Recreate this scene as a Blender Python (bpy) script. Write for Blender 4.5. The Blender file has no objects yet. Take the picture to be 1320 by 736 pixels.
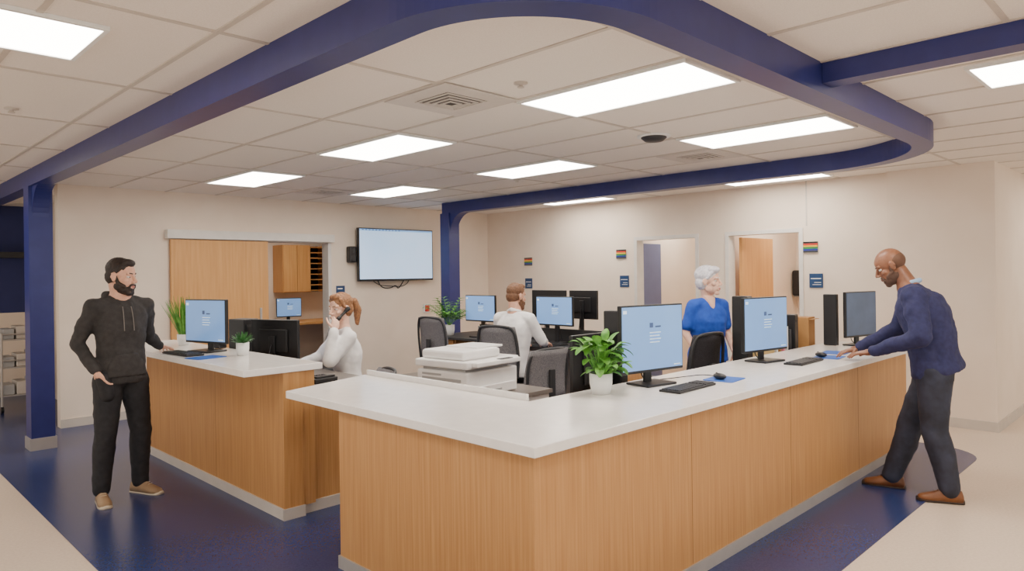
import bpy, bmesh, math, random
from mathutils import Vector, Matrix
random.seed(4)
V=Vector
sc=bpy.context.scene
col=sc.collection

# ------------------------------------------------------------------ materials
MC={}
def pmat(name,c,rough=.5,metal=0,c2=None,nscale=8,bump=0,bscale=60,emis=0,stretch=None,spec=None,contrast=(.35,.65)):
    if name in MC: return MC[name]
    m=bpy.data.materials.new(name); m.use_nodes=True
    nt=m.node_tree; b=nt.nodes['Principled BSDF']
    b.inputs['Base Color'].default_value=(*c,1); b.inputs['Roughness'].default_value=rough
    b.inputs['Metallic'].default_value=metal
    if spec is not None: b.inputs['Specular IOR Level'].default_value=spec
    tc=nt.nodes.new('ShaderNodeTexCoord'); mp=nt.nodes.new('ShaderNodeMapping')
    nt.links.new(tc.outputs['Object'],mp.inputs[0])
    if stretch: mp.inputs['Scale'].default_value=stretch
    n=nt.nodes.new('ShaderNodeTexNoise'); n.inputs['Scale'].default_value=nscale; n.inputs['Detail'].default_value=5
    nt.links.new(mp.outputs[0],n.inputs['Vector'])
    r=nt.nodes.new('ShaderNodeValToRGB'); c2=c2 or tuple(x*.93 for x in c)
    r.color_ramp.elements[0].color=(*c,1); r.color_ramp.elements[1].color=(*c2,1)
    r.color_ramp.elements[0].position=contrast[0]; r.color_ramp.elements[1].position=contrast[1]
    nt.links.new(n.outputs['Fac'],r.inputs[0]); nt.links.new(r.outputs[0],b.inputs['Base Color'])
    if bump:
        n2=nt.nodes.new('ShaderNodeTexNoise'); n2.inputs['Scale'].default_value=bscale; n2.inputs['Detail'].default_value=4
        nt.links.new(mp.outputs[0],n2.inputs['Vector'])
        bp=nt.nodes.new('ShaderNodeBump'); bp.inputs['Strength'].default_value=bump; bp.inputs['Distance'].default_value=.01
        nt.links.new(n2.outputs['Fac'],bp.inputs['Height']); nt.links.new(bp.outputs[0],b.inputs['Normal'])
    if emis:
        nt.links.new(r.outputs[0],b.inputs['Emission Color']); b.inputs['Emission Strength'].default_value=emis
    MC[name]=m; return m

def srgb(r,g,b):
    f=lambda x:((x/255)/12.92 if x/255<=.04045 else ((x/255+.055)/1.055)**2.4)
    return (f(r),f(g),f(b))
M_wall=pmat('wall_paint',srgb(238,222,204),.75,nscale=3,c2=srgb(234,217,198),bump=.04,bscale=220)
M_wood=pmat('oak_veneer',srgb(200,150,94),.4,c2=srgb(178,126,72),nscale=3,stretch=(24,24,.6),contrast=(.3,.7),bump=.03,bscale=20)
M_woodd=pmat('oak_door',srgb(216,162,100),.45,c2=srgb(202,146,84),nscale=3,stretch=(12,12,.6),contrast=(.3,.7))
M_seam=pmat('panel_seam',srgb(120,84,48),.7)
M_quartz=pmat('white_quartz',srgb(246,242,238),.2,c2=srgb(240,236,232),nscale=14)
M_blue=pmat('beam_blue',srgb(42,48,112),.38,c2=srgb(38,44,106))
M_fblue=pmat('floor_blue',srgb(38,52,98),.26,c2=srgb(46,60,108),nscale=90,bump=.02,bscale=30)
M_fcream=pmat('floor_cream',srgb(224,206,186),.35,c2=srgb(214,195,174),nscale=60)
M_tile=pmat('ceiling_tile',srgb(240,233,225),.9,c2=srgb(232,224,215),nscale=160,bump=.12,bscale=200)
M_tbar=pmat('tbar_white',srgb(204,194,183),.5)
M_white=pmat('white_plastic',srgb(240,240,238),.35)
M_offw=pmat('warm_white_trim',srgb(228,222,214),.5)
M_alu=pmat('aluminium',srgb(180,174,168),.4,metal=.3)
M_grayt=pmat('gray_laminate',srgb(120,112,106),.4)
M_black=pmat('black_plastic',srgb(26,26,29),.4)
M_dark=pmat('dark_gray_plastic',srgb(48,49,52),.5)
M_mesh=pmat('gray_mesh_fabric',srgb(128,126,128),.8,c2=srgb(98,96,100),nscale=120)
M_meshd=pmat('dark_mesh_fabric',srgb(60,58,64),.8,c2=srgb(44,42,48),nscale=120)
M_lamp=pmat('troffer_lens',(1,.93,.84),.5,emis=17,c2=(1,.92,.82))
M_screen=pmat('screen_blue',srgb(108,148,202),.25,c2=srgb(116,156,210),nscale=2,emis=.75)
M_screend=pmat('screen_dim',srgb(62,76,98),.2,c2=srgb(76,94,124),nscale=2,emis=.3)
M_tv=pmat('screen_tv',srgb(176,206,242),.2,c2=srgb(186,214,246),nscale=2,emis=.95)
M_ui=pmat('screen_text',srgb(205,225,246),.3,emis=.9)
M_uid=pmat('screen_text_dark',srgb(60,84,130),.3,emis=.4)
M_pad=pmat('mouse_pad_blue',srgb(40,96,190),.6)
M_leaf=pmat('leaf_green',srgb(108,172,60),.5,c2=srgb(62,126,40),nscale=20)
M_leafd=pmat('leaf_dark',srgb(66,130,62),.5,c2=srgb(40,94,44),nscale=20)
M_soil=pmat('soil',srgb(60,42,30),.9)
M_sign=pmat('sign_navy',srgb(30,66,110),.4)

# ------------------------------------------------------------------ mesh helpers
def grp(name,loc=(0,0,0),rz=0):
    e=bpy.data.objects.new(name,None); e.empty_display_size=.1
    e.location=loc; e.rotation_euler=(0,0,rz); col.objects.link(e); return e
def fin(name,bm,mats,parent=None,smooth=False,off=None):
    if off is not None: bmesh.ops.translate(bm,verts=bm.verts,vec=-V(off))
    bmesh.ops.recalc_face_normals(bm,faces=bm.faces)
    me=bpy.data.meshes.new(name); bm.to_mesh(me); bm.free()
    if not isinstance(mats,(list,tuple)): mats=[mats]
    for m in mats: me.materials.append(m)
    if smooth:
        for p in me.polygons: p.use_smooth=True
    o=bpy.data.objects.new(name,me); col.objects.link(o)
    if parent: o.parent=parent
    return o
def abox(bm,x0,x1,y0,y1,z0,z1,bev=0,mi=0,mtx=None):
    r=bmesh.ops.create_cube(bm,size=1)
    vs=r['verts']
    bmesh.ops.scale(bm,vec=(x1-x0,y1-y0,z1-z0),verts=vs)
    bmesh.ops.translate(bm,vec=((x0+x1)/2,(y0+y1)/2,(z0+z1)/2),verts=vs)
    fs=set(f for v in vs for f in v.link_faces)
    if bev:
        es=list(set(e for v in vs for e in v.link_edges))
        rr=bmesh.ops.bevel(bm,geom=es,offset=bev,segments=2,affect='EDGES',profile=.5)
        fs=set(rr['faces'])|set(f for f in fs if f.is_valid)
        vs=list(set(v for f in fs for v in f.verts))
    for f in fs: f.material_index=mi
    if mtx is not None: bmesh.ops.transform(bm,matrix=mtx,verts=vs)
    return vs
def box(name,x0,x1,y0,y1,z0,z1,mat,parent=None,bev=0,mtx=None):
    bm=bmesh.new(); abox(bm,x0,x1,y0,y1,z0,z1,bev,0,mtx); return fin(name,bm,mat,parent)
def boxes(name,lst,mat,parent=None,bev=0):
    bm=bmesh.new()
    for b in lst: abox(bm,*b,bev=bev)
    return fin(name,bm,mat,parent)
def poly(name,pts,z0,z1,mat,parent=None,bev=0):
    bm=bmesh.new(); vs=[bm.verts.new((p[0],p[1],z0)) for p in pts]; f=bm.faces.new(vs)
    r=bmesh.ops.extrude_face_region(bm,geom=[f]); nv=[g for g in r['geom'] if isinstance(g,bmesh.types.BMVert)]
    bmesh.ops.translate(bm,vec=(0,0,z1-z0),verts=nv)
    bmesh.ops.recalc_face_normals(bm,faces=bm.faces)
    if bev: bmesh.ops.bevel(bm,geom=list(bm.edges),offset=bev,segments=2,affect='EDGES',profile=.5)
    return fin(name,bm,mat,parent)
def acyl(bm,p0,p1,r0,r1=None,seg=20,mi=0):
    p0=V(p0);p1=V(p1); r1=r0 if r1 is None else r1
    d=p1-p0; L=d.length
    q=d.to_track_quat('Z','Y').to_matrix().to_4x4()
    m=Matrix.Translation((p0+p1)/2)@q
    bmesh.ops.create_cone(bm,cap_ends=True,segments=seg,radius1=r0,radius2=r1,depth=L,matrix=m)
def asph(bm,c,rad,rot=None,seg=20,mi=0):
    if not isinstance(rad,(tuple,list)): rad=(rad,)*3
    m=Matrix.Translation(V(c))@(rot.to_4x4() if rot is not None else Matrix.Identity(4))@Matrix.Diagonal((*rad,1))
    bmesh.ops.create_uvsphere(bm,u_segments=seg,v_segments=max(8,seg//2+2),radius=1,matrix=m)
def lathe(bm,prof,c=(0,0,0),seg=28,mi=0):
    rings=[[bm.verts.new((c[0]+r*math.cos(2*math.pi*i/seg),c[1]+r*math.sin(2*math.pi*i/seg),c[2]+z)) for i in range(seg)] for r,z in prof]
    for a,b in zip(rings,rings[1:]):
        for i in range(seg):
            f=bm.faces.new((a[i],a[(i+1)%seg],b[(i+1)%seg],b[i])); f.material_index=mi; f.smooth=True
    for rg in (rings[0],rings[-1]):
        f=bm.faces.new(rg); f.material_index=mi
def cyl(name,p0,p1,r0,mat,parent=None,r1=None,seg=24,smooth=False):
    bm=bmesh.new(); acyl(bm,p0,p1,r0,r1,seg); return fin(name,bm,mat,parent,smooth)
def wire(name,pts,r,mat,parent=None):
    cu=bpy.data.curves.new(name,'CURVE'); cu.dimensions='3D'; cu.bevel_depth=r; cu.bevel_resolution=2
    s=cu.splines.new('NURBS'); s.points.add(len(pts)-1); s.use_endpoint_u=True; s.order_u=3
    for i,p in enumerate(pts): s.points[i].co=(*p,1)
    cu.materials.append(mat); o=bpy.data.objects.new(name,cu); col.objects.link(o)
    if parent: o.parent=parent
    return o
def rrect(u0,u1,v0,v1,r,corners=(1,1,1,1),n=8):
    pts=[]
    for k,(cx,cy,a0) in enumerate(((u0+r,v0+r,180),(u1-r,v0+r,270),(u1-r,v1-r,0),(u0+r,v1-r,90))):
        if corners[k]:
            for i in range(n+1):
                a=math.radians(a0+90*i/n); pts.append((cx+r*math.cos(a),cy+r*math.sin(a)))
        else: pts.append(((u0,u1,u1,u0)[k],(v0,v0,v1,v1)[k]))
    return pts

# ------------------------------------------------------------------ room shell
ZC=2.73; UW=8.5; VW=9.1
box('floor',-4,14,-4,15,-.1,0,M_fcream)
poly('floor_inlay_blue',rrect(1.14,7.45,1.46,14.5,.4,(1,1,0,0)),0.0005,.004,M_fblue)
box('ceiling',-4,14,-4,15,ZC,ZC+.1,M_tile)
bm=bmesh.new()
u=3.10-.61*12
while u<13.5:
    abox(bm,u-.0125,u+.0125,-4,15,ZC-.006,ZC+.002); u+=.61
v=1.85-1.22*5
while v<14.8:
    abox(bm,-4,14,v-.0125,v+.0125,ZC-.0055,ZC+.002); v+=1.22
fin('trim_ceiling_grid',bm,M_tbar)
dz=2.14
boxes('wall_right',[(UW,UW+.14,5.94,VW+.14,0,ZC),(UW,UW+.14,4.50,4.95,0,ZC),(UW,UW+.14,2.55,3.54,0,ZC),
   (UW,UW+.14,4.95,5.94,dz,ZC),(UW,UW+.14,3.54,4.50,dz,ZC)],M_wall)
box('wall_right_pier',UW-.08,UW+.14,1.55,2.55,0,ZC,M_wall)
box('wall_corridor',UW+.14,13,1.55,1.69,0,ZC,M_wall)
box('wall_corridor_end',13,13.14,-4,1.69,0,ZC,M_wall)
boxes('baseboard_right',[(UW-.015,UW,5.99,VW-.02,0,.1),(UW-.015,UW,4.55,4.9,0,.1),(UW-.015,UW,2.55,3.49,0,.1),(UW-.095,UW-.08,1.535,2.55,0,.1),(UW-.08,13,1.535,1.55,0,.1)],M_tbar)
OL,OR=4.35,5.32
boxes('wall_left',[(1.96,OL,VW,VW+.14,0,ZC),(OR,UW+.14,VW,VW+.14,0,ZC),(OL,OR,VW,VW+.14,dz,ZC)],M_wall)
boxes('baseboard_left',[(1.96,OL-.05,VW-.015,VW,0,.1),(OR+.05,UW-.02,VW-.015,VW,0,.1)],M_tbar)
box('wall_far_left_lower',-4,2.4,12.2,12.34,0,1.2,M_wall)
box('wall_far_left_upper',-4,2.4,12.2,12.34,1.2,ZC,pmat('accent_navy',srgb(42,50,106),.6))
box('baseboard_far_left',-4,2.4,12.185,12.2,0,.1,M_tbar)
box('wall_alcove_side',2.4,2.54,9.24,12.34,0,ZC,M_wall)
box('wall_mounted_shelf',1.2,2.39,11.9,12.19,1.98,2.06,M_dark)
def frame_u(n,v0,v1,z1):
    w=.05
    boxes(n,[(UW-.015,UW+.155,v0-w,v0,0,z1+w),(UW-.015,UW+.155,v1,v1+w,0,z1+w),(UW-.015,UW+.155,v0,v1,z1,z1+w)],M_offw)
frame_u('trim_1',4.95+.02,5.94-.02,dz-.02); frame_u('trim_2',3.54+.02,4.50-.02,dz-.02)
boxes('trim_3',[(OL-.05,OL,VW-.015,VW+.155,0,dz),(OR,OR+.05,VW-.015,VW+.155,0,dz)],M_offw)
boxes('wall_exam_room',[(11,11.14,2.6,8.4,0,ZC),(UW+.14,11,6.25,6.39,0,ZC),(UW+.14,11,4.66,4.76,0,ZC),(UW+.14,11,2.8,2.9,0,ZC)],M_wall)
box('door_1',8.68,9.5,6.17,6.215,0.01,2.1,pmat('door_slate',srgb(104,112,150),.5),bev=.004)
d=grp('door_2',(8.67,4.43,0),-.03)
box('leaf',0,.86,-.045,0,.01,2.1,M_woodd,d,bev=.004)
cyl('handle',(.78,-.045,1.0),(.78,-.1,1.0),.012,M_alu,d); cyl('lever',(.79,-.1,1.0),(.66,-.1,1.0),.01,M_alu,d)
box('door_3',10.94,10.99,3.7,4.4,0.01,2.1,M_woodd,bev=.004)
d=grp('paper_towel_dispenser',(10.88,4.64,1.26)) 
box('case',-.1,.1,-.14,.0,0,.4,M_black,d,bev=.03); box('slot',-.07,-.02,-.1,-.02,-.015,0.005,M_alu,d)
boxes('wall_back_room',[(2.6,8.4,12.2,12.34,0,ZC),(8.3,8.4,9.24,12.2,0,ZC)],M_wall)
d=grp('sliding_door',(0,0,0))
box('leaf',3.13,4.38,VW-.065,VW-.02,.01,2.14,M_woodd,d,bev=.004)
box('track_cover',3.08,5.38,VW-.1,VW-.003,2.15,2.26,M_offw,d,bev=.004)
box('pull',4.25,4.28,VW-.085,VW-.064,.95,1.25,M_alu,d,bev=.005)
d=grp('wall_cabinet',(0,0,0))
box('body',6.0,6.55,11.82,12.19,1.38,2.24,M_woodd,d); box('left_leaf',6.01,6.27,11.8,11.82,1.39,2.23,M_woodd,d,bev=.004); box('right_leaf',6.28,6.54,11.8,11.82,1.39,2.23,M_woodd,d,bev=.004)
for i in range(9): box('slot_shelf',6.56,6.9,11.82,12.19,1.40+i*.1,1.415+i*.1,M_woodd,d)
box('slot_side',6.89,6.92,11.82,12.19,1.38,2.24,M_woodd,d); box('slot_back',6.56,6.9,12.15,12.19,1.38,2.24,M_black,d)
d=grp('back_room_desk',(0,0,0)); box('top',4.9,7.4,11.3,12.18,.82,.86,M_woodd,d); box('panel',4.95,4.99,11.35,12.1,0,.82,M_woodd,d); box('panel',7.3,7.34,11.35,12.1,0,.82,M_woodd,d)

# ------------------------------------------------------------------ blue beam loop
def sweep(name,path,w,z0,z1,mat):
    bm=bmesh.new(); prev=None; n=len(path)
    for i,p in enumerate(path):
        a=V(path[max(i-1,0)]);b=V(path[min(i+1,n-1)]); t=(b-a).normalized(); nn=V((-t.y,t.x))
        p=V(p); L=p+nn*w/2; R=p-nn*w/2
        ring=[bm.verts.new((L.x,L.y,z0)),bm.verts.new((R.x,R.y,z0)),bm.verts.new((R.x,R.y,z1)),bm.verts.new((L.x,L.y,z1))]
        if prev:
            for k in range(4): bm.faces.new((prev[k],prev[(k+1)%4],ring[(k+1)%4],ring[k]))
        else: bm.faces.new(ring)
        prev=ring
    bm.faces.new(prev); return fin(name,bm,mat)
def arc(cx,cy,r,a0,a1,n=24): return [(cx+r*math.cos(math.radians(a0+(a1-a0)*i/n)),cy+r*math.sin(math.radians(a0+(a1-a0)*i/n))) for i in range(n+1)]
ZB=2.57
path=[(1.575,12.1)]+arc(2.195,2.12,.62,180,270)+arc(5.62,2.63,1.13,270,360)+[(6.75,8.14)]
sweep('ceiling_beam',path,.145,ZB,ZC-.001,M_blue)
sweep('ceiling_beam',[(3.78,1.425),(3.78,-3.5)],.13,ZB+.05,ZC-.001,M_blue)
def column(name,u0,u1,v0,v1,r=.3):
    g=grp(name)
    box('shaft',u0,u1,v0,v1,.12,ZB,M_blue,g)
    box('plinth',u0-.012,u1+.012,v0-.012,v1+.012,0,.12,M_alu,g)
    bm=bmesh.new(); pr=[(v0,ZB),(v0,ZB-r)]+[(v0-r+r*math.cos(math.radians(a)),ZB-r+r*math.sin(math.radians(a))) for a in range(9,91,9)]
    a0=max(u0,(u0+u1)/2-.07);a1=min(u1,(u0+u1)/2+.07)
    A=[bm.verts.new((a0,p[0],p[1])) for p in pr];B=[bm.verts.new((a1,p[0],p[1])) for p in pr]
    bm.faces.new(A);bm.faces.new(B[::-1])
    for i in range(len(pr)): j=(i+1)%len(pr); bm.faces.new((A[i],A[j],B[j],B[i]))
    fin('curved_gusset',bm,M_blue,g)
column('blue_column',1.5,1.7,8.1,8.32); column('blue_column',6.65,6.85,7.95,8.15)

# ------------------------------------------------------------------ ceiling fixtures
def ringbox(bm,h,w,z0,z1):
    for b in ((-h,h,-h,-h+w),(-h,h,h-w,h),(-h,-h+w,-h+w,h-w),(h-w,h,-h+w,h-w)): abox(bm,*b,z0,z1)
def troffer(u0,v0,du=.61,dv=1.22):
    g=grp('ceiling_light_panel',(u0+du/2,v0+dv/2,ZC)); a=du/2-.015;b=dv/2-.015
    boxes('frame',[(-a,a,-b,-b+.02,-.02,-.001),(-a,a,b-.02,b,-.02,-.001),(-a,-a+.02,-b+.02,b-.02,-.02,-.001),(a-.02,a,-b+.02,b-.02,-.02,-.001)],M_white,g)
    box('lens',-a+.02,a-.02,-b+.02,b-.02,-.014,-.004,M_lamp,g)
for (a,b) in [(3.10,1.85),(4.93,1.85),(3.10,4.29),(4.93,4.29),(3.10,6.73),(4.93,6.73),(7.55,3.0),(7.55,6.0),(4.36,-.27),(9.5,5.2),(9.4,3.2),(2.2,-1.5),(9.8,-.4)]: troffer(a,b)
troffer(-.29,3.3,1.22,.61); troffer(-.29,7.5,1.22,.61); troffer(5.0,10.3,1.22,.61); troffer(.2,.4,1.22,.61)
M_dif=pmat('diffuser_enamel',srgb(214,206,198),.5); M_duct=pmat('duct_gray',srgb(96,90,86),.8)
def diffuser(u0,v0,s=.59):
    g=grp('air_vent_diffuser',(u0+.305,v0+.305,ZC))
    bm=bmesh.new(); ringbox(bm,.29,.13,-.012,-.006)
    for k,h in enumerate((.155,.12,.085,.05)): ringbox(bm,h,.015,-.018-.004*k,-.013-.004*k)
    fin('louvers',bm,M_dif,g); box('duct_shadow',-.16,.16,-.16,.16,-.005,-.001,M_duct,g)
diffuser(2.49,3.0); diffuser(5.54,3.05); diffuser(4.32,7.6)
g=grp('ceiling_speaker',(4.71,3.11,ZC)); bm=bmesh.new(); lathe(bm,[(.10,-.001),(.10,-.02),(.07,-.045),(.02,-.05)]); fin('dome',bm,M_dark,g); bm=bmesh.new(); lathe(bm,[(.13,-.001),(.13,-.012),(.1,-.014)]); fin('ring',bm,M_white,g)
for (a,b) in [(2.84,2.75),(.9,5.3),(5.7,5.6)]:
    g=grp('ceiling_sprinkler',(a,b,ZC)); bm=bmesh.new(); lathe(bm,[(.04,-.001),(.04,-.006),(.012,-.012),(.012,-.02),(.02,-.024),(.02,-.028)]); fin('head',bm,M_tbar,g)

# ------------------------------------------------------------------ counters
g=grp('reception_counter')
poly('countertop',[(2.06,1.945),(7.17,1.93),(7.17,2.68),(2.80,2.68),(2.80,4.30),(2.07,4.06)],.905,.95,M_quartz,g,bev=.004)
box('back_lip_side',2.80,2.82,2.7,4.28,.9,.985,M_quartz,g,bev=.003)
boxes('wood_base',[(2.11,7.08,2.0,2.6,.07,.905),(2.11,2.72,2.6,3.51,.07,.905)],M_wood,g)
boxes('toe_kick',[(2.10,7.09,1.99,2.61,0,.075),(2.10,2.73,2.61,3.52,0,.075)],M_alu,g)
boxes('seams',[(x,x+.002,1.999,2.002,.08,.9) for x in (3.35,4.6,5.85)],M_seam,g)
box('inner_worksurface',2.85,7.0,2.68,3.0,.71,.74,M_grayt,g)
boxes('inner_legs',[(2.9,2.94,2.7,2.98,0,.71),(6.9,6.94,2.7,2.98,0,.71)],M_wood,g)
g=grp('side_reception_counter')
box('countertop',1.98,2.55,4.45,7.3,1.005,1.05,M_quartz,g,bev=.004)
box('wood_base',2.26,2.5,4.48,7.2,.07,1.005,M_wood,g)
box('end_post',2.26,2.40,4.465,4.49,.07,1.005,M_wood,g)
boxes('toe_kick',[(2.25,2.26,4.46,7.21,0,.08),(2.25,2.41,4.455,4.465,0,.08),(2.41,3.15,4.495,4.51,0,.08)],M_tbar,g)
box('front_panel',2.5,3.15,4.51,4.55,0.02,.82,M_wood,g)
box('desk_top',2.5,3.15,4.5,7.2,.82,.85,M_grayt,g,bev=.003)
box('desk_side',3.1,3.14,6.9,7.15,0,.82,M_wood,g)
boxes('seams',[(2.259,2.262,x,x+.002,.08,1.0) for x in (5.6,)],M_seam,g)
g=grp('low_storage_cabinet'); box('body',3.2,4.15,3.75,4.45,0.02,.71,M_offw,g,bev=.005); box('top',3.18,4.17,3.73,4.48,.71,.74,M_grayt,g)
g=grp('island_desk')
box('top',5.85,6.75,4.5,7.5,.82,.85,M_dark,g,bev=.003)
box('pedestal',5.95,6.6,7.0,7.45,0.02,.82,M_woodd,g); box('drawer_front',5.93,5.95,7.03,7.42,.5,.8,M_woodd,g,bev=.003)
box('modesty_panel',6.28,6.31,4.6,7.0,.1,.82,M_grayt,g); box('end_panel',5.95,6.6,4.55,4.6,0,.82,M_woodd,g)
box('low_screen',6.28,6.31,4.6,6.9,.85,1.0,M_dark,g)

# ------------------------------------------------------------------ equipment
def monitor(loc,rz,w=.56,h=.42,gap=.08,scr=None,ui=True,name='computer_monitor'):
    g=grp(name,loc,rz); scr=scr or M_screen
    bm=bmesh.new(); abox(bm,-.13,.13,-.09,.1,0,.014,.005); abox(bm,-.03,.03,.03,.05,.01,gap+.22,.004); fin('stand',bm,M_black,g)
    bm=bmesh.new(); abox(bm,-w/2,w/2,-.012,.018,gap,gap+h,.005); abox(bm,-w*.3,w*.3,.018,.035,gap+.08,gap+h-.08,.008); fin('housing',bm,M_black,g)
    box('screen',-w/2+.01,w/2-.01,-.0145,-.011,gap+.018,gap+h-.01,scr,g)
    if ui:
        bm=bmesh.new()
        for k in range(4): abox(bm,-.03,.07-.012*(k%2),-.0155,-.0144,gap+h*.58-k*.02,gap+h*.58-k*.02+.005)
        abox(bm,w/2-.09,w/2-.03,-.0155,-.0144,gap+.03,gap+.036); abox(bm,-w/2+.02,-w/2+.05,-.0155,-.0144,gap+h-.05,gap+h-.03)
        fin('login_text',bm,M_ui,g)
        bm=bmesh.new(); abox(bm,-.03,.0,-.0155,-.0144,gap+h*.66,gap+h*.66+.03); abox(bm,.02,.07,-.0155,-.0144,gap+h*.66,gap+h*.66+.01); fin('login_logo',bm,M_uid,g)
    wire('cable',[(0,.05,gap+.15),(0,.1,.1),(.02,.1,.02),(.06,.09,.01)],.004,M_black,g)
    return g
def tower(loc,rz,w=.1,dp=.3,h=.36):
    g=grp('desktop_computer',loc,rz)
    box('case',-w/2,w/2,-dp/2,dp/2,.005,h,M_black,g,bev=.008)
    bm=bmesh.new()
    for k in range(8): abox(bm,-w/2+.015,w/2-.015,-dp/2-.003,-dp/2+.002,.05+k*.014,.056+k*.014)
    abox(bm,-w/2+.02,w/2-.02,-dp/2-.003,-dp/2+.002,h-.07,h-.05); fin('front_grille',bm,M_dark,g)
def keyboard(loc,rz):
    g=grp('keyboard',loc,rz); bm=bmesh.new(); abox(bm,-.22,.22,-.07,.07,0,.014,.004); fin('base',bm,M_black,g)
    bm=bmesh.new()
    for r in range(5):
        for c in range(20):
            if c in(14,): continue
            abox(bm,-.21+c*.021,-.21+c*.021+.017,-.062+r*.0245,-.062+r*.0245+.02,.013,.02)
    fin('keys',bm,M_dark,g)
def mouse(loc,rz,pad=True):
    g=grp('computer_mouse',loc,rz); bm=bmesh.new(); asph(bm,(0,0,.02),(.031,.055,.02)); fin('shell',bm,M_black,g,True)
    cyl('wheel',(-.004,.03,.036),(.004,.03,.036),.006,M_dark,g)
def pad(loc,rz):
    poly_o=poly('mouse_pad',rrect(-.12,.12,-.1,.1,.02),0,.004,M_pad); poly_o.location=loc; poly_o.rotation_euler=(0,0,rz)
CZ=.9505
monitor((3.73,2.50,CZ),math.radians(-9)); monitor((5.24,2.47,CZ),math.radians(-9))
monitor((6.90,2.33,CZ),math.radians(-13),scr=M_screend,ui=False,w=.48)
tower((3.80,2.83,.741),0,w=.08,dp=.14,h=.66); tower((5.62,2.85,.741),0,h=.7,w=.1,dp=.14)
tower((6.70,2.52,CZ),0,w=.06,dp=.12,h=.48); tower((6.55,2.86,.741),.1,w=.1,dp=.16,h=.5)
monitor((3.62,2.86,.741),math.radians(180),w=.5,h=.40,gap=.12,ui=False,scr=M_screend)
keyboard((3.74,2.25,CZ),math.radians(2)); keyboard((5.36,2.22,CZ),math.radians(2)); keyboard((6.55,2.15,CZ),0)
for (a,b) in ((4.2,2.26),(5.8,2.2),(6.15,2.28)): pad((a,b,CZ),.1)
mouse((4.16,2.27,CZ+.0045),-.4); mouse((5.74,2.24,CZ+.0045),-.4)
wire('cable',[(3.9,2.55,CZ+.006),(4.1,2.5,CZ+.006),(4.3,2.45,CZ+.006),(4.22,2.34,CZ+.012)],.003,M_black)
LZ=1.0505
monitor((2.30,5.86,LZ),math.radians(-76),w=.52,h=.36,gap=.07); tower((2.47,6.0,LZ),math.radians(-78),w=.07,dp=.08,h=.38); keyboard((2.09,5.80,LZ),math.radians(-86)); pad((2.12,5.42,LZ),.2)
monitor((2.83,5.72,.851),math.radians(110),w=.52,h=.36,ui=False); tower((2.72,6.1,.851),.3,h=.44,w=.16,dp=.2)
monitor((6.1,6.68,.851),math.radians(-90),h=.34,gap=.2); monitor((6.1,5.41,.851),math.radians(-90),h=.34,gap=.2)
monitor((6.5,5.85,.851),math.radians(90),h=.34,gap=.26,w=.56,ui=False); monitor((6.5,5.3,.851),math.radians(90),h=.34,gap=.26,w=.42,ui=False)
keyboard((5.95,5.35,.851),math.radians(-90))
monitor((6.1,11.8,.861),math.radians(-10),h=.34,w=.45)
g=grp('wall_television',(6.45,VW-.12,1.98))
box('housing',-.7,.7,-.02,.03,-.4,.4,M_black,g,bev=.006); box('screen',-.68,.68,-.024,-.019,-.37,.385,M_tv,g)
box('menu_bar',-.68,.68,-.0255,-.0235,.36,.385,pmat('screen_bar',srgb(130,176,228),.3,emis=.8),g)
boxes('menu_icons',[(-.64+.06*k,-.61+.06*k,-.0262,-.0255,.366,.378) for k in range(12)],M_uid,g)
box('wall_plate',-.25,.25,.09,.118,-.2,.2,M_black,g); box('arm',-.05,.05,.03,.1,-.05,.05,M_black,g)
wire('cables',[(-.3,.08,-.38),(-.25,.1,-.5),(-.05,.1,-.52),(.05,.1,-.46),(.1,.1,-.55),(.2,.1,-.4)],.008,M_black,g)
wire('cables',[(-.4,.08,-.38),(-.3,.1,-.46),(-.1,.1,-.48),(.25,.1,-.5),(.3,.1,-.4)],.006,M_dark,g)
g=grp('wall_speaker',(5.68,VW-.065,1.98)); box('body',-.06,.06,-.05,.06,-.12,.12,M_black,g,bev=.02); bm=bmesh.new(); acyl(bm,(0,-.055,0.05),(0,-.05,0.05),.03); acyl(bm,(0,-.055,-.05),(0,-.05,-.05),.04); fin('cones',bm,M_dark,g)
g=grp('fire_alarm',(7.1,VW-.032,1.12)); box('back',-.06,.06,0,.03,-.07,.07,M_white,g,bev=.006); box('red_front',-.04,.04,-.02,0,-.05,.05,pmat('alarm_red',srgb(200,40,40),.4),g,bev=.005)
g=grp('wall_outlet',(5.55,VW-.009,1.15)); box('plate',-.04,.04,0,.008,-.06,.06,M_white,g,bev=.003); boxes('sockets',[(-.015,.015,-.002,0,.01,.04),(-.015,.015,-.002,0,-.04,-.01)],M_tbar,g)
g=grp('wall_sign',(5.52,VW-.012,1.45)); box('panel',-.07,.07,0,.01,-.07,.07,M_sign,g); box('text',-.05,.03,-.001,0,.02,.035,M_white,g)
def usign(v,z):
    g=grp('room_number_sign',(UW-.012,v,z)); box('panel',0,.01,-.08,.08,-.085,.085,M_sign,g,bev=.003)
    boxes('text',[(-.001,0,-.06,.06,.02,.03),(-.001,0,-.06,.02,-.025,-.018),(-.001,0,-.06,.04,-.05,-.044)],M_white,g)
def flag(v,z):
    g=grp('patient_status_flags',(UW-.022,v,z))
    for k,c in enumerate([(30,30,30),(210,50,44),(240,190,50),(40,140,70),(44,60,160),(60,60,64)]):
        box('flag',0,.018,-.085,.085,.06-k*.022,.078-k*.022,pmat('flag_%d'%k,srgb(*c),.4),g)
usign(6.15,1.53);usign(3.36,1.53);usign(8.1,1.5); flag(6.2,1.92);flag(3.42,1.92);flag(8.1,1.85)
box('trim_4',UW-.004,UW,3.46,3.475,dz+.05,ZC,M_tbar)
g=grp('multifunction_printer',(3.60,4.10,.7405),math.radians(6)) 
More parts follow.
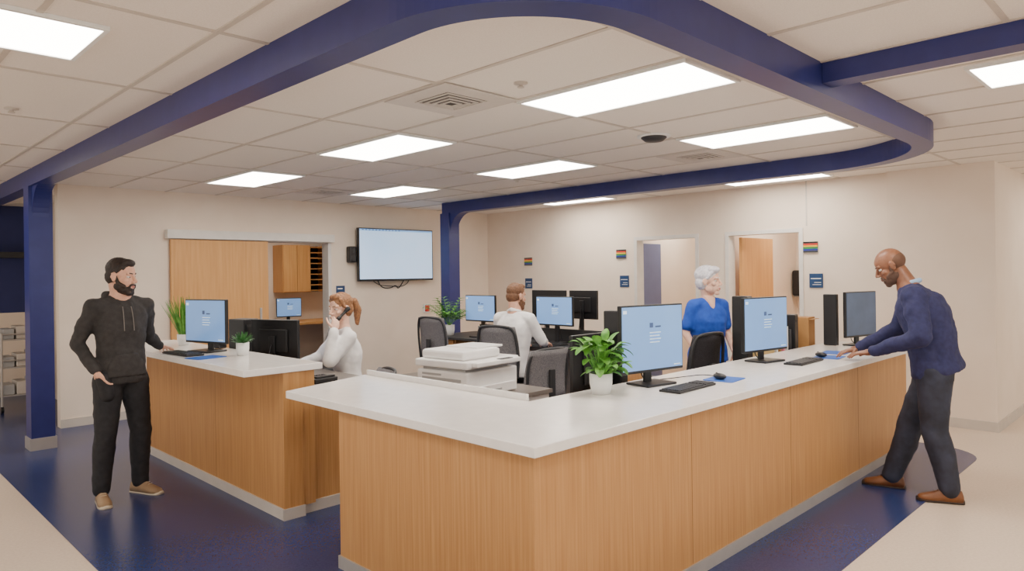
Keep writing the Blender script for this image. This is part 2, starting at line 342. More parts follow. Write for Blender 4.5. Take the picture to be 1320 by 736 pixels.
M_pr=pmat('printer_white',srgb(244,242,240),.4); M_pg=pmat('printer_gray',srgb(170,170,170),.4)
box('body',-.29,.29,-.26,.26,0.01,.2,M_pr,g,bev=.012); box('cassette',-.25,.25,-.275,-.25,.02,.09,M_pr,g,bev=.006); box('cassette_grip',-.08,.08,-.279,-.273,.04,.055,M_pg,g)
box('output_gap',-.26,.22,-.22,.22,.2,.225,M_pg,g); box('scanner_bed',-.3,.3,-.27,.27,.225,.28,M_pr,g,bev=.01)
box('document_feeder',-.26,.16,-.2,.24,.28,.35,M_pr,g,bev=.02); box('feed_tray',-.05,.26,-.14,.18,.345,.362,M_pr,g,bev=.006)
box('side_cassette',-.294,-.288,-.2,.2,.05,.15,M_pg,g); box('side_vent',-.294,-.288,.0,.2,.165,.18,M_pg,g); box('control_panel',-.25,.25,-.33,-.27,.24,.275,M_pr,g,bev=.008); box('display',.02,.16,-.325,-.28,.275,.279,M_dark,g)
g=grp('desk_telephone',(2.74,4.85,.8505),math.radians(100)); box('base',-.1,.1,-.11,.11,0,.04,M_black,g,bev=.01); box('display',-.03,.08,.02,.09,.04,.046,M_screend,g)
boxes('buttons',[(-.02+.028*i,-.002+.028*i,-.09+.025*j,-.075+.025*j,.04,.046) for i in range(3) for j in range(4)],M_dark,g); box('cradle',-.09,-.05,-.09,.09,.04,.055,M_black,g,bev=.006)

def chair(loc,rz,fab,seat=.55,back=.5,arms=True,solid=False):
    g=grp('office_chair',loc,rz)
    bm=bmesh.new(); abox(bm,-.24,.24,-.23,.25,seat-.06,seat,.03); fin('seat',bm,fab,g,False)
    acylb=bmesh.new(); acyl(acylb,(0,0,.1),(0,0,seat-.06),.028)
    for k in range(5):
        a=2*math.pi*k/5; acyl(acylb,(0,0,.11),(.29*math.cos(a),.29*math.sin(a),.075),.022,.015)
    fin('base',acylb,M_dark,g)
    bm=bmesh.new()
    for k in range(5):
        a=2*math.pi*k/5; c=V((.29*math.cos(a),.29*math.sin(a),.031)); t=V((-math.sin(a),math.cos(a),0))*.02; acyl(bm,c-t,c+t,.031)
    fin('casters',bm,M_black,g)
    bm=bmesh.new(); nx,nz=8,8; W=.23
    grid=[]
    for off in (0,-.035 if solid else -.012):
        gr=[]
        for j in range(nz+1):
            tz=j/nz; w=W*(1-.12*abs(tz-.4)*1.2)
            gr.append([bm.verts.new((w*(2*i/nx-1),-.25+off-.05*(1-(2*i/nx-1)**2)-.05*tz+.03*math.sin(tz*3.1),seat+.1+tz*back)) for i in range(nx+1)])
        grid.append(gr)
    A,Bq=grid
    for j in range(nz):
        for i in range(nx):
            bm.faces.new((A[j][i],A[j][i+1],A[j+1][i+1],A[j+1][i])); bm.faces.new((Bq[j][i],Bq[j+1][i],Bq[j+1][i+1],Bq[j][i+1]))
    for j in range(nz):
        bm.faces.new((A[j][0],A[j+1][0],Bq[j+1][0],Bq[j][0])); bm.faces.new((A[j][nx],Bq[j][nx],Bq[j+1][nx],A[j+1][nx]))
    for i in range(nx):
        bm.faces.new((A[0][i],Bq[0][i],Bq[0][i+1],A[0][i+1])); bm.faces.new((A[nz][i],A[nz][i+1],Bq[nz][i+1],Bq[nz][i]))
    fin('back',bm,fab,g,True)
    top=seat+.1+back
    pts=[(-.21,-.27,seat+.1),(-.235,-.28,seat+.1+back*.4),(-.21,-.31,top-.02),(-.1,-.35,top+.005),(.1,-.35,top+.005),(.21,-.31,top-.02),(.235,-.28,seat+.1+back*.4),(.21,-.27,seat+.1)]
    wire('back_frame',pts,.014,M_dark,g)
    bm=bmesh.new(); abox(bm,-.03,.03,-.36,-.1,seat-.09,seat-.065); abox(bm,-.03,.03,-.36,-.335,seat-.09,seat+min(.35,back),.006)
    if arms:
        for s in(-1,1): abox(bm,s*.27-.03,s*.27+.03,-.12,.13,seat+.2,seat+.225,.008); abox(bm,s*.27-.012,s*.27+.012,-.03,.02,seat-.05,seat+.2); abox(bm,min(s*.1,s*.28),max(s*.1,s*.28),-.03,.02,seat-.08,seat-.06)
    fin('support',bm,M_dark,g)
def yaw(dx,dy): return math.atan2(-dx,dy)
chair((5.05,5.06,0.004),yaw(.95,.25),M_mesh,seat=.54,back=.5)
chair((4.52,4.36,0.004),yaw(.1,1),M_mesh,seat=.48,back=.42,arms=False,solid=True)
chair((5.5,6.6,0.004),yaw(1,.1),M_mesh,seat=.55,back=.5)
chair((5.45,3.36,0.004),yaw(.1,1),M_meshd,seat=.52,back=.5)
chair((3.40,5.40,0.004),yaw(-.9,.25),M_mesh,seat=.52,back=.18)
chair((3.55,6.45,0.004),yaw(-.9,.1),M_mesh,seat=.52,back=.48)

def leaf(bm,base,d,L,W,droop=.5,n=7,mi=0):
    base=V(base); d=V(d).normalized(); side=d.cross(V((0,0,1)))
    if side.length<.05: side=V((1,0,0))
    side.normalize(); p=base.copy(); rows=[]
    for i in range(n+1):
        t=i/n; w=W*math.sin(math.pi*min(1,(t*.92+.04)))**.8/2
        up=side.cross(d).normalized()
        rows.append((bm.verts.new(p-side*w+up*w*.25),bm.verts.new(p),bm.verts.new(p+side*w+up*w*.25)))
        d=(d+V((0,0,-droop/n))).normalized(); p=p+d*(L/n)
    for a,b in zip(rows,rows[1:]):
        for k in(0,1):
            f=bm.faces.new((a[k],a[k+1],b[k+1],b[k])); f.material_index=mi; f.smooth=True
def pot(g,r,h,mat=None):
    bm=bmesh.new(); lathe(bm,[(r*.8,0),(r,h*.5),(r*1.02,h),(r*.9,h),(r*.88,h*.88),(.001,h*.88)]); fin('pot',bm,mat or M_white,g)
    cyl('soil',(0,0,h*.8),(0,0,h*.9),r*.86,M_soil,g)
g=grp('potted_leafy_plant',(3.25,2.53,CZ)); pot(g,.066,.12)
bm=bmesh.new()
for k in range(70):
    a=random.uniform(0,6.28); e=random.uniform(.2,1.4); r=random.uniform(.01,.11); hh=random.uniform(.12,.3)
    b=V((r*math.cos(a),r*math.sin(a),hh)); acyl(bm,(r*.2*math.cos(a),r*.2*math.sin(a),.1),b,.002,seg=6)
    leaf(bm,b,(math.cos(a)*math.cos(e),math.sin(a)*math.cos(e),math.sin(e)*.7),random.uniform(.07,.12),random.uniform(.045,.065),1.2)
fin('leaves',bm,M_leaf,g)
g=grp('potted_succulent',(2.38,5.36,LZ)); pot(g,.048,.1)
bm=bmesh.new()
for k in range(90):
    a=random.uniform(0,6.28); e=random.uniform(.3,1.5); leaf(bm,(.02*math.cos(a),.02*math.sin(a),.09),(math.cos(a)*math.cos(e),math.sin(a)*math.cos(e),math.sin(e)),random.uniform(.06,.1),.016,.3,4)
fin('leaves',bm,M_leafd,g)
g=grp('potted_grass_plant',(2.4,6.62,LZ)); pot(g,.06,.1)
bm=bmesh.new()
for k in range(140):
    a=random.uniform(0,6.28); e=random.uniform(1.1,1.55); leaf(bm,(.04*math.cos(a),.04*math.sin(a),.08),(math.cos(a)*math.cos(e),math.sin(a)*math.cos(e),math.sin(e)),random.uniform(.24,.38),.01,.25,5)
fin('blades',bm,M_leaf,g)
g=grp('potted_palm',(6.05,7.25,.8505)); pot(g,.07,.14)
bm=bmesh.new()
for k in range(16):
    a=2*math.pi*k/16+random.uniform(-.2,.2); e=random.uniform(.7,1.35); d=V((math.cos(a)*math.cos(e),math.sin(a)*math.cos(e),math.sin(e))); p=V((0,0,.12))
    for i in range(9):
        q=p+d*.045; acyl(bm,p,q,.003,seg=5); s=d.cross(V((0,0,1))).normalized()
        if i>1:
            for sg in(-1,1): leaf(bm,q,s*sg+d*.7,.13-.006*i,.036,.5,4)
        d=(d+V((0,0,-.09))).normalized(); p=q
fin('fronds',bm,M_leaf,g)
g=grp('file_organizer',(6.12,2.84,.7405)) 
for k,c in enumerate([(210,180,120),(240,238,230),(180,130,80),(230,120,140),(240,236,228),(60,60,64)]):
    box('folder',-.2+k*.07,-.17+k*.07,-.12,.12,.015,.44-.03*(k%3),pmat('folder_%d'%k,srgb(*c),.7),g)
box('tray',-.23,.24,-.14,.14,0,.015,M_dark,g)
g=grp('cardboard_box',(6.85,2.86,.7405),.1); box('body',-.1,.1,-.1,.1,0,.46,pmat('cardboard',srgb(190,140,84),.8),g,bev=.003); box('flap',-.1,.1,-.14,-.1,.44,.445,pmat('cardboard',srgb(190,140,84),.8),g)
g=grp('medical_supply_cart',(1.9,10.9,0.004))
bm=bmesh.new()
for sx in(-.22,.22):
    for sy in(-.2,.2): acyl(bm,(sx,sy,.08),(sx,sy,1.0),.014,seg=10) 
for z in(.2,.55,.9): abox(bm,-.23,.23,-.21,.21,z,z+.015)
for z in(.65,.98):
    acyl(bm,(-.22,-.2,z),(.22,-.2,z),.01,seg=8); acyl(bm,(-.22,.2,z),(.22,.2,z),.01,seg=8); acyl(bm,(-.22,-.2,z),(-.22,.2,z),.01,seg=8)
fin('frame',bm,M_alu,g); bm=bmesh.new()
for sx in(-.22,.22):
    for sy in(-.2,.2): acyl(bm,(sx-.015,sy,.04),(sx+.015,sy,.04),.04,seg=14)
fin('casters',bm,M_black,g)
for z,n in((.215,3),(.565,3),(.915,2)):
    for k in range(n): box('supply_bin',-.2+.14*k,-.08+.14*k,-.17,.17,z,z+.13+.03*k,M_tbar if k%2 else M_pg,g,bev=.01)

# ------------------------------------------------------------------ people
def blob(name,prims,mat,root,voxel=.012,smooth=5,disp=0,dscale=.09):
    bm=bmesh.new()
    for p in prims:
        if p[0]=='c':
            _,a,ra,b,rb=p; acyl(bm,a,b,ra,rb,18); asph(bm,a,ra*1.0,seg=18); asph(bm,b,rb,seg=18)
        elif p[0]=='e': asph(bm,p[1],p[2],p[3] if len(p)>3 else None,24)
        elif p[0]=='l':
            rings=[]
            for (c,X,Y,a,b) in p[1]:
                rings.append([bm.verts.new(V(c)+X*(a*math.copysign(abs(math.cos(t))**.85,math.cos(t)))+Y*(b*math.copysign(abs(math.sin(t))**.85,math.sin(t)))) for t in [2*math.pi*i/28 for i in range(28)]])
            for A,B in zip(rings,rings[1:]):
                for i in range(28): bm.faces.new((A[i],A[(i+1)%28],B[(i+1)%28],B[i]))
            bm.faces.new(rings[0][::-1]); bm.faces.new(rings[-1])
    o=fin(name,bm,mat,root,True,off=root.location)
    m=o.modifiers.new('r','REMESH'); m.mode='VOXEL'; m.voxel_size=voxel; m.use_smooth_shade=True
    if smooth: s=o.modifiers.new('s','SMOOTH'); s.iterations=smooth; s.factor=.5
    if disp:
        t=bpy.data.textures.new(name+'_folds','CLOUDS'); t.noise_scale=dscale; t.noise_depth=2
        dm=o.modifiers.new('d','DISPLACE'); dm.texture=t; dm.strength=disp; dm.mid_level=.5; dm.texture_coords='LOCAL'
    return o

def head(root,c,yawa,pitch,skin,hair_mat,style,beard=None,female=False,roll=0,s=1.0):
    M=Matrix.Translation(V(c))@Matrix.Rotation(yawa,4,'Z')@Matrix.Rotation(pitch,4,'X')@Matrix.Rotation(roll,4,'Y')@Matrix.Scale(s,4)
    R=M.to_3x3().normalized()
    P=lambda x,y,z: M@V((x,y,z))
    j=.9 if female else 1
    E=lambda c,r:('e',P(*c),tuple(q*s for q in r),R)
    C=lambda a,ra,b,rb:('c',P(*a),ra*s,P(*b),rb*s)
    pr=[E((0,-.014,.035),(.074,.094,.086)),E((0,.026,-.035),(.060*j,.06,.078)),E((0,.03,.045),(.058,.052,.05)),
        C((-.014,.066,-.1),.019*j,(.014,.066,-.1),.019*j),E((.045*j,.008,-.06),(.02,.035,.03)),E((-.045*j,.008,-.06),(.02,.035,.03)),
        C((0,.082,.014),.008,(0,.106,-.024),.0105*j),E((.013,.094,-.03),(.009,.012,.008)),E((-.013,.094,-.03),(.009,.012,.008)),
        C((-.04,.066,.028),.011,(-.012,.075,.026),.011),C((.04,.066,.028),.011,(.012,.075,.026),.011),
        E((.042,.054,-.02),(.02,.02,.018)),E((-.042,.054,-.02),(.02,.02,.018)),E((0,.078,-.064),(.026,.013,.02)),
        E((.077,-.01,-.002),(.008,.018,.032)),E((-.077,-.01,-.002),(.008,.018,.032)),
        C((.078,-.022,.018),.006,(.084,-.026,-.004),.006),C((-.078,-.022,.018),.006,(-.084,-.026,-.004),.006)]
    blob('head',pr,skin,root,.004,3)
    bm=bmesh.new()
    for sx in(-1,1): asph(bm,P(sx*.031,.0655,.006),(.0145*s,.0125*s,.009*s),R,seg=14)
    fin('eyes',bm,pmat('eye_white',srgb(215,208,202),.3),root,True,off=root.location)
    bm=bmesh.new()
    for sx in(-1,1): asph(bm,P(sx*.031,.0745,.005),(.0056*s,.0045*s,.0062*s),R,seg=12)
    fin('irises',bm,pmat('iris_dark',srgb(40,28,22),.2),root,True,off=root.location)
    blob('eyelids',[C((k*.043,.07,.0125),.0028,(k*.019,.077,.0135),.003) for k in(-1,1)]+[C((k*.042,.069,-.0025),.0022,(k*.02,.0755,-.003),.0022) for k in(-1,1)],skin,root,.002,1)
    blob('eyebrows',[C((k*.05,.0645,.026),.0028,(k*.036,.0765,.0325),.004) for k in(-1,1)]+[C((k*.036,.0765,.0325),.004,(k*.016,.0855,.029),.0042) for k in(-1,1)],hair_mat,root,.002,1)
    lipc=pmat('lips_f' if female else ('lips_b' if skin.name=='skin_brown' else 'lips_m'),srgb(190,108,102) if female else (srgb(118,72,60) if skin.name=='skin_brown' else srgb(180,110,100)),.5)
    blob('lips',[C((-.02,.083,-.06),.0028,(0,.0925,-.058),.0045),C((.02,.083,-.06),.0028,(0,.0925,-.058),.0045),C((-.018,.082,-.065),.003,(0,.091,-.067),.0055),C((.018,.082,-.065),.003,(0,.091,-.067),.0055)],lipc,root,.002,2)
    if beard:
        b=[E((0,.03,-.084),(.058,.06,.042)),C((-.016,.066,-.108),.021,(.016,.066,-.108),.021),
            C((-.03,.078,-.07),.009,(-.026,.084,-.05),.006),C((.03,.078,-.07),.009,(.026,.084,-.05),.006),C((-.026,.084,-.05),.0065,(.026,.084,-.05),.0065),C((-.02,.088,-.049),.006,(.02,.088,-.049),.006)]
        for k in(-1,1): b+=[E((k*.05,.012,-.066),(.02,.036,.03)),C((k*.063,.012,-.04),.012,(k*.072,.0,.005),.008),C((k*.05,.05,-.06),.014,(k*.063,.012,-.04),.014)]
        blob('beard',b,beard,root,.004,2,.003,.012)
    if style=='short':
        blob('hair',[E((0,-.024,.056),(.079,.094,.081)),E((0,-.05,-.0),(.073,.064,.068)),E((0,.034,.1),(.052,.046,.03)),C((.066,.02,.07),.014,(.074,.004,.03),.006),C((-.066,.02,.07),.014,(-.074,.004,.03),.006)],hair_mat,root,.0045,2,.006,.02)
    elif style=='pixie':
        blob('hair',[E((0,-.024,.058),(.085,.1,.085)),E((0,-.05,-.005),(.079,.068,.07)),E((.02,.046,.098),(.056,.05,.034)),E((-.02,.04,.1),(.05,.05,.03)),C((.06,.045,.08),.018,(.078,.012,.03),.01),C((-.06,.045,.08),.018,(-.078,.012,.03),.01)],hair_mat,root,.0045,3,.008,.03)
    elif style=='ponytail':
        blob('hair',[E((0,-.022,.052),(.083,.1,.084)),E((0,-.05,-.005),(.077,.07,.075)),E((0,.035,.1),(.055,.045,.03)),C((.062,.035,.075),.016,(.077,.006,.01),.008),C((-.062,.035,.075),.016,(-.077,.006,.01),.008),
            C((0,-.115,.055),.022,(0,-.155,.04),.03),C((0,-.155,.04),.032,(0,-.185,-.04),.036),C((0,-.185,-.04),.036,(0,-.17,-.15),.016)],hair_mat,root,.0045,2,.008,.02)
    elif style=='stubble':
        blob('hair',[E((0,-.036,.02),(.0752,.078,.07))],hair_mat,root,.0045,2)
    return P

def hand(root,W,d,n,thumb,skin,curl=(.3,.35,.4,.45),name='hand',s=1.0):
    W=V(W);d=V(d).normalized();n=V(n);n=(n-d*n.dot(d)).normalized(); lat=d.cross(n)*thumb
    R=Matrix((lat,d,n)).transposed()
    pr=[('e',W+d*.05*s,(.041*s,.055*s,.016*s),R),('c',W-d*.02,.024*s,W+d*.03*s,.023*s),('e',W+d*.035*s+lat*.022*s+n*.004,(.018*s,.032*s,.016*s),R)]
    for i,(o,L) in enumerate(zip((.030,.010,-.010,-.029),(.070,.079,.073,.058))):
        p=W+d*(.085-.004*abs(i-1.3))*s+lat*o*s; a=curl[i]*.6; r=.0088*s
        pr.append(('c',W+d*.05*s+lat*o*.8*s,.010*s,p,r))
        fan=lat*(.07*(1.3-i))
        for k,f in enumerate((.45,.3,.25)):
            dd=(d*math.cos(a)+n*math.sin(a)+fan).normalized(); q=p+dd*L*f*s
            pr.append(('c',p,r,q,r*.9)); p=q; r*=.9; a+=curl[i]
    p=W+d*.02*s+lat*.03*s
    for k,(L,dd) in enumerate(((.042,d*.6+lat*.75+n*.25),(.032,d*.85+lat*.4+n*.35),(.026,d*.95+lat*.1+n*.4))):
        dd=dd.normalized(); q=p+dd*L*s; pr.append(('c',p,.0115*s-.001*k,q,.0105*s-.001*k)); p=q
    blob(name,pr,skin,root,.0036,2)

def shoe(root,pos,d,mat,sole,z0=0.004,s=1.0):
    pos=V(pos); d=V((d[0],d[1],0)).normalized(); lt=V((-d.y,d.x,0))
    S=[(-.085,.018,.05),(-.075,.03,.085),(-.04,.036,.105),(0,.037,.11),(.05,.04,.09),(.1,.045,.068),(.14,.047,.055),(.175,.04,.046),(.195,.022,.036)]
    def mk(nm,m,grow,zt,zs):
        bm=bmesh.new(); rs=[]
        for (y,w,h) in S:
            c=V((pos.x,pos.y,z0))+d*(y*s*(1+grow)); w=w*s+grow*.04; hh=zt if zt else h*s
            rs.append([bm.verts.new(c+lt*(w*math.cos(t))+V((0,0,zs+(hh-zs)*max(0,math.sin(t))**.7))) if math.sin(t)>=-1e-6 else bm.verts.new(c+lt*(w*math.cos(t))*.95+V((0,0,zs))) for t in [2*math.pi*i/20 for i in range(20)]])
        for A,B in zip(rs,rs[1:]):
            for i in range(20): bm.faces.new((A[i],A[(i+1)%20],B[(i+1)%20],B[i]))
        bm.faces.new(rs[0]);bm.faces.new(rs[-1]); return fin(nm,bm,m,root,True,off=root.location)
    mk('shoe',mat,0,None,.012); mk('sole',sole,.06,.024,0)
    bm=bmesh.new()
    for k in range(4):
        y=.03+k*.022; c=V((pos.x,pos.y,z0+.1-k*.009))+d*y; acyl(bm,c-lt*.018,c+lt*.018,.0025,seg=8)
    fin('laces',bm,sole,root,False,off=root.location)

def person(name,loc,fwd,S):
    root=grp(name,(loc[0],loc[1],0.004)); f=V((fwd[0],fwd[1],0)).normalized(); r=V((f.y,-f.x,0)); O=V((loc[0],loc[1],0))
    B=lambda p: O+r*p[0]+f*p[1]+V((0,0,p[2]))
    g=lambda k,dv=None:S.get(k,dv)
    Pp=B(S['pelvis']);Pn=B(S['neck']); ax=(Pn-Pp).normalized(); L=(Pn-Pp).length/.6
    fw=(f-ax*f.dot(ax)).normalized(); ws=g('w',1); ds=g('dpt',1); hem=g('hem',-.08)
    shR=B(S['sh'][0]);shL=B(S['sh'][1]); el=[B(x) for x in S['el']]; wr=[B(x) for x in S['wr']]
    prof=[(hem,.172,.125),(hem+.03,.18,.132),(.04,.168,.122),(.2,.168,.124),(.36,.185,.132),(.46,.18,.118),(.51,.15,.1),(.545,.105,.082),(.585,.066,.064)]
    if g('female'): prof=[(hem,.185,.13),(.02,.175,.122),(.17,.145,.108),(.34,.162,.138),(.44,.155,.108),(.5,.125,.088),(.54,.09,.07),(.585,.052,.052)]
    rings=[(Pp+ax*h*L-fw*g('bow',0)*math.sin(math.pi*max(0,h)/.6),r,fw,a*ws,b*(ds if h<.5 else 1+(ds-1)*.4)) for h,a,b in prof]
    t=[('l',rings)]
    ar=g('ar',(.066,.052,.038))
    for sh,e,w_ in ((shR,el[0],wr[0]),(shL,el[1],wr[1])):
        t+=[('c',sh,ar[0],sh.lerp(Pn-ax*.04,.6),ar[0]*.8)]
        if g('sleeve')=='short': t+=[('c',sh,ar[0],sh.lerp(e,.72),ar[1]*1.15)]
        else: t+=[('c',sh,ar[0],e,ar[1]),('c',e,ar[1],e.lerp(w_,.93),ar[2])]
    blob(g('top_name','sweater'),t,S['top'],root,.010,5,g('fold',.02),g('fsc',.1))
    if g('sleeve')=='short':
        for k in(0,1):
            sh=(shR,shL)[k]; blob('forearm',[('c',sh.lerp(el[k],.5),.04,el[k],.036),('c',el[k],.037,wr[k],.024)],S['skin'],root,.008,4)
    hz=[B(x) for x in S['hip']];kn=[B(x) for x in S['knee']];an=[B(x) for x in S['ank']]
    lr=g('lr',(.098,.066,.052))
    t=[('l',[(Pp-ax*.06,r,fw,.165*ws,.118*ds),(Pp+ax*.05,r,fw,.16*ws,.11*ds)] if not g('seated') else [(Pp-V((0,0,.1)),r,fw,.17*ws,.14),(Pp+ax*.08,r,fw,.16*ws,.11*ds)])]
    for k in(0,1):
        t+=[('c',hz[k],lr[0],kn[k],lr[1]),('c',kn[k],lr[1],kn[k].lerp(an[k],.4)-f*.012,lr[1]*.97),('c',kn[k].lerp(an[k],.4)-f*.012,lr[1]*.97,an[k],lr[2]),('c',Pp.lerp(hz[k],.5),lr[0],hz[k],lr[0])]
    blob('trousers',t,S['pants'],root,.010,5,g('pfold',.016),.08)
    for k in(0,1):
        dd=S['toe'][k]; dw=r*dd[0]+f*dd[1]; shoe(root,an[k],dw,S['shoe'],S['sole'],s=g('ss',1))
    hd=S['head']; hc=B(hd[0]); P=head(root,hc,hd[1],hd[2],S['skin'],S['hair'],S['style'],g('beard'),g('female',False),s=g('hs',1.07))
    nb=P(0,-.03,-.055); nr=.049 if g('female') else .061
    blob('neck',[('c',nb,nr,Pn,nr*1.08),('c',Pn,nr*1.08,Pn-ax*.03,nr*1.3)],S['skin'],root,.008,4)
    for k in(0,1):
        h=S['hand'][k]
        if h: hand(root,wr[k],r*h[0][0]+f*h[0][1]+V((0,0,h[0][2])),r*h[1][0]+f*h[1][1]+V((0,0,h[1][2])),h[2],S['skin'],h[3],s=g('hands',1.05))
    return root,B,P,r,f

skinA=pmat('skin_light',srgb(224,174,148),.5,c2=srgb(214,160,134),nscale=30); skinB=pmat('skin_brown',srgb(146,98,72),.42,c2=srgb(132,86,62),nscale=30)
skinC=pmat('skin_fair',srgb(236,194,170),.5,c2=srgb(228,180,156),nscale=30)
h_dark=pmat('hair_dark',srgb(34,26,23),.6,c2=srgb(48,36,30),nscale=80); h_brown=pmat('hair_brown',srgb(96,66,46),.6,c2=srgb(126,86,58),nscale=60)
h_white=pmat('hair_silver',srgb(236,234,240),.6,c2=srgb(206,204,214),nscale=60)
def ang(dx,dy): return math.atan2(-dx,dy)
hood=pmat('hoodie_charcoal',srgb(56,53,53),.85,c2=srgb(46,44,44),nscale=30,bump=.2,bscale=200)
blk=pmat('black_jeans',srgb(27,27,31),.8,c2=srgb(35,35,40),nscale=30)
S=dict(pelvis=(0,0,.95),neck=(0,-.0,1.545),sh=((.185,0,1.45),(-.185,0,1.45)),el=((.265,-.09,1.19),(-.26,-.13,1.21)),wr=((.2,.06,.98),(-.42,-.25,1.095)),
 hip=((.09,0,.9),(-.09,0,.9)),knee=((.125,.02,.5),(-.125,.03,.5)),ank=((.15,.0,.1),(-.14,-.02,.1)),toe=((.25,1),(-.35,1)),
 top=hood,top_name='hoodie',pants=blk,shoe=pmat('shoe_tan',srgb(164,138,108),.7,c2=srgb(148,120,90)),sole=pmat('sole_cream',srgb(205,190,165),.6),
 skin=skinA,hair=h_dark,style='short',beard=h_dark,head=((0,.035,1.672),ang(.66,-.75),-.1),
 hand=(((-.45,.25,-1),(-1,-.2,.1),-1,(.3,.35,.4,.4)),((-.5,-.55,-.12),(0,0,-1),-1,(.22,.22,.25,.28))),lr=(.106,.076,.06),fold=.03)
root,B,P,r,f=person('standing_man_hoodie',(1.66,5.86),(.14,-.99),S)
blob('hood',[('c',B((.09,-.03,1.5)),.032,B((.06,-.09,1.53)),.036),('c',B((.06,-.09,1.53)),.036,B((-.06,-.09,1.53)),.036),('c',B((-.06,-.09,1.53)),.036,B((-.09,-.03,1.5)),.032),('c',B((.09,-.03,1.5)),.034,B((.03,.085,1.46)),.022),('c',B((-.09,-.03,1.5)),.034,B((-.03,.085,1.46)),.022),('e',B((0,-.13,1.47)),(.1,.05,.08))],hood,root,.009,4,.012)
blob('kangaroo_pocket',[('l',[(B((0,.085,.93)),r,f,.15,.055),(B((0,.085,1.03)),r,f,.13,.055),(B((0,.085,1.1)),r,f,.09,.05)])],hood,root,.009,2,.01)
blob('trouser_pocket',[('c',B((.15,.06,.93)),.055,B((.13,.075,.80)),.05)],blk,root,.009,3,.006)
for sx in (-1,1): wire('drawstring',[tuple(B((sx*.03,.105,1.45))-root.location),tuple(B((sx*.035,.135,1.38))-root.location),tuple(B((sx*.035,.142,1.27))-root.location)],.003,M_grayt,root)

navy=pmat('sweater_navy',srgb(44,46,88),.85,c2=srgb(36,38,76),nscale=30,bump=.2,bscale=240)
jeans=pmat('dark_jeans',srgb(34,36,48),.8,c2=srgb(50,54,72),nscale=8)
S=dict(pelvis=(0,-.12,.97),neck=(0,.05,1.545),sh=((.19,.02,1.45),(-.19,.0,1.45)),el=((.25,.12,1.2),(-.29,-.05,1.18)),wr=((.12,.40,1.04),(-.1,.28,1.04)),
 hip=((.085,-.12,.92),(-.085,-.12,.92)),knee=((.1,.04,.52),(-.1,-.11,.5)),ank=((.1,.17,.1),(-.1,-.2,.1)),toe=((0.05,1),(-.15,1)),
 top=navy,pants=jeans,shoe=pmat('shoe_brown',srgb(122,76,42),.5,c2=srgb(100,60,34)),sole=pmat('sole_dark',srgb(50,34,24),.6),w=1.12,dpt=1.32,ar=(.085,.066,.044),
 skin=skinB,hair=pmat('hair_stubble',srgb(104,72,54),.7),style='stubble',beard=pmat('beard_stubble',srgb(88,64,52),.8),head=((0,.16,1.675),ang(-.36,.93),-.5),
 hand=(((-.35,.8,-.2),(0,0,-1),1,(.25,.25,.3,.3)),((.1,.9,-.12),(.1,0,-1),-1,(.2,.25,.28,.3))),lr=(.122,.088,.07),fold=.028,bow=.04,pfold=.014)
root,B,P,r,f=person('standing_man_sweater',(5.72,1.55),(-.22,.975),S)
blob('shirt_collar',[('c',B((.05,.02,1.555)),.018,B((.0,-.03,1.57)),.018),('c',B((0,-.03,1.57)),.018,B((-.05,.02,1.555)),.018),('c',B((-.05,.02,1.555)),.018,B((-.015,.105,1.52)),.014),('c',B((.05,.02,1.555)),.018,B((.015,.105,1.52)),.014)],pmat('shirt_blue',srgb(160,188,220),.7),root,.006,2)

scrub=pmat('scrubs_blue',srgb(32,84,196),.75,c2=srgb(26,72,178),nscale=20)
S=dict(female=True,pelvis=(0,0,.88),neck=(0,.0,1.42),sh=((.155,0,1.33),(-.155,0,1.33)),el=((.22,-.03,1.08),(-.23,-.03,1.08)),wr=((.18,.12,.88),(-.19,.14,.9)),
 hip=((.085,0,.84),(-.085,0,.84)),knee=((.09,.02,.47),(-.09,.02,.47)),ank=((.1,-.02,.1),(-.1,-.02,.1)),toe=((.15,1),(-.15,1)),top=scrub,top_name='scrub_top',sleeve='short',
 pants=scrub,shoe=M_white,sole=M_white,skin=skinC,hair=h_white,style='pixie',head=((0,.03,1.56),ang(.2,-.95),.02),
 hand=(((0,.5,-.9),(-1,0,0),-1,(.3,.35,.4,.4)),((0,.5,-.9),(1,0,0),1,(.3,.35,.4,.4))),w=1.12,ss=.9,lr=(.1,.07,.064),hands=.95,fold=.022,hs=1.1)
root,B,P,r,f=person('nurse_in_scrubs',(5.98,3.38),(-.45,-.89),S)
blob('neckline',[('l',[(B((0,.062,1.275)),r,f,.008,.03),(B((0,.055,1.33)),r,f,.03,.045),(B((0,.03,1.40)),r,f,.055,.048),(B((0,.01,1.43)),r,f,.055,.05)])],skinC,root,.006,2)

coat=pmat('lab_coat_white',srgb(240,238,236),.75,c2=srgb(230,228,228),nscale=14)
S=dict(seated=True,pelvis=(0,0,.68),neck=(0,.06,1.28),sh=((.185,.05,1.19),(-.185,.05,1.19)),el=((.27,.16,.96),(-.27,.16,.96)),wr=((.16,.4,.91),(-.16,.4,.91)),
 hip=((.09,.03,.65),(-.09,.03,.65)),knee=((.14,.43,.62),(-.14,.43,.62)),ank=((.14,.46,.1),(-.14,.46,.1)),toe=((0,1),(0,1)),hem=-.08,
 top=coat,top_name='lab_coat',pants=blk,shoe=M_black,sole=M_black,skin=skinA,hair=h_brown,style='short',beard=h_brown,head=((0,.1,1.42),ang(.9,-.1),-.1),
 hand=(((-.2,1,-.1),(0,0,-1),1,(.25,.3,.3,.35)),((.2,1,-.1),(0,0,-1),-1,(.25,.3,.3,.35))),w=1.06)
root,B,P,r,f=person('seated_man_lab_coat',(5.12,5.13),(.97,.22),S)
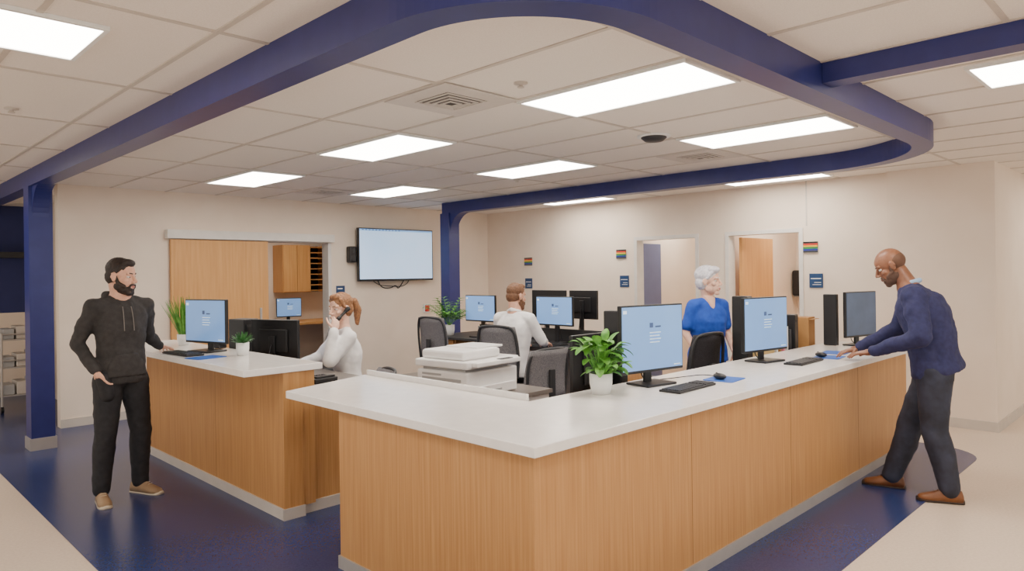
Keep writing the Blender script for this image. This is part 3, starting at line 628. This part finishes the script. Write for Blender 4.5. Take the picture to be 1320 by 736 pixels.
blob('coat_collar',[('c',B((.07,.04,1.27)),.018,B((0,-.01,1.29)),.022),('c',B((0,-.01,1.29)),.022,B((-.07,.04,1.27)),.018)],coat,root,.007,2)
S=dict(seated=True,female=True,pelvis=(0,0,.66),neck=(0,.04,1.22),sh=((.155,.04,1.13),(-.155,.04,1.13)),el=((.2,.2,.93),(-.2,.22,.94)),wr=((.08,.4,.9),(-.15,.16,1.2)),
 hip=((.085,.03,.63),(-.085,.03,.63)),knee=((.1,.4,.6),(-.1,.4,.6)),ank=((.1,.36,.1),(-.1,.36,.1)),toe=((0,1),(0,1)),hem=-.08,
 top=coat,top_name='lab_coat',pants=blk,shoe=M_black,sole=M_black,skin=skinC,hair=pmat('hair_light_brown',srgb(164,116,76),.6,c2=srgb(120,80,52),nscale=60),style='ponytail',head=((0,.07,1.37),ang(-.95,-.15),-.1),
 hand=(((0,1,-.1),(0,0,-1),1,(.25,.3,.3,.35)),((.35,-.25,1),(1,.2,0),1,(.7,.7,.75,.8))),ss=.9,hands=.95,w=1.1,ar=(.068,.058,.042))
root,B,P,r,f=person('seated_woman_on_phone',(3.36,5.42),(-.9,.25),S)
a=P(-.088,-.01,.0); b=P(-.075,.09,-.07)
blob('phone_handset',[('c',a,.022,a.lerp(b,.2),.018),('c',a.lerp(b,.2),.013,a.lerp(b,.8),.013),('c',a.lerp(b,.85),.018,b,.02)],M_black,root,.005,2)

# ------------------------------------------------------------------ camera, world
w=bpy.data.worlds.new('world'); sc.world=w; w.use_nodes=True
w.node_tree.nodes['Background'].inputs[0].default_value=(1,.94,.86,1); w.node_tree.nodes['Background'].inputs[1].default_value=1.5
cam=bpy.data.cameras.new('camera'); co=bpy.data.objects.new('camera',cam); col.objects.link(co)
cam.sensor_width=36; cam.lens=905/1320*36; cam.shift_y=-14/1320
co.matrix_world=Matrix.Translation((0,0,1.65))@Matrix.Rotation(math.radians(-45),4,'Z')@Matrix.Rotation(math.radians(90),4,'X')@Matrix.Rotation(-.0133,4,'Z')
sc.camera=co
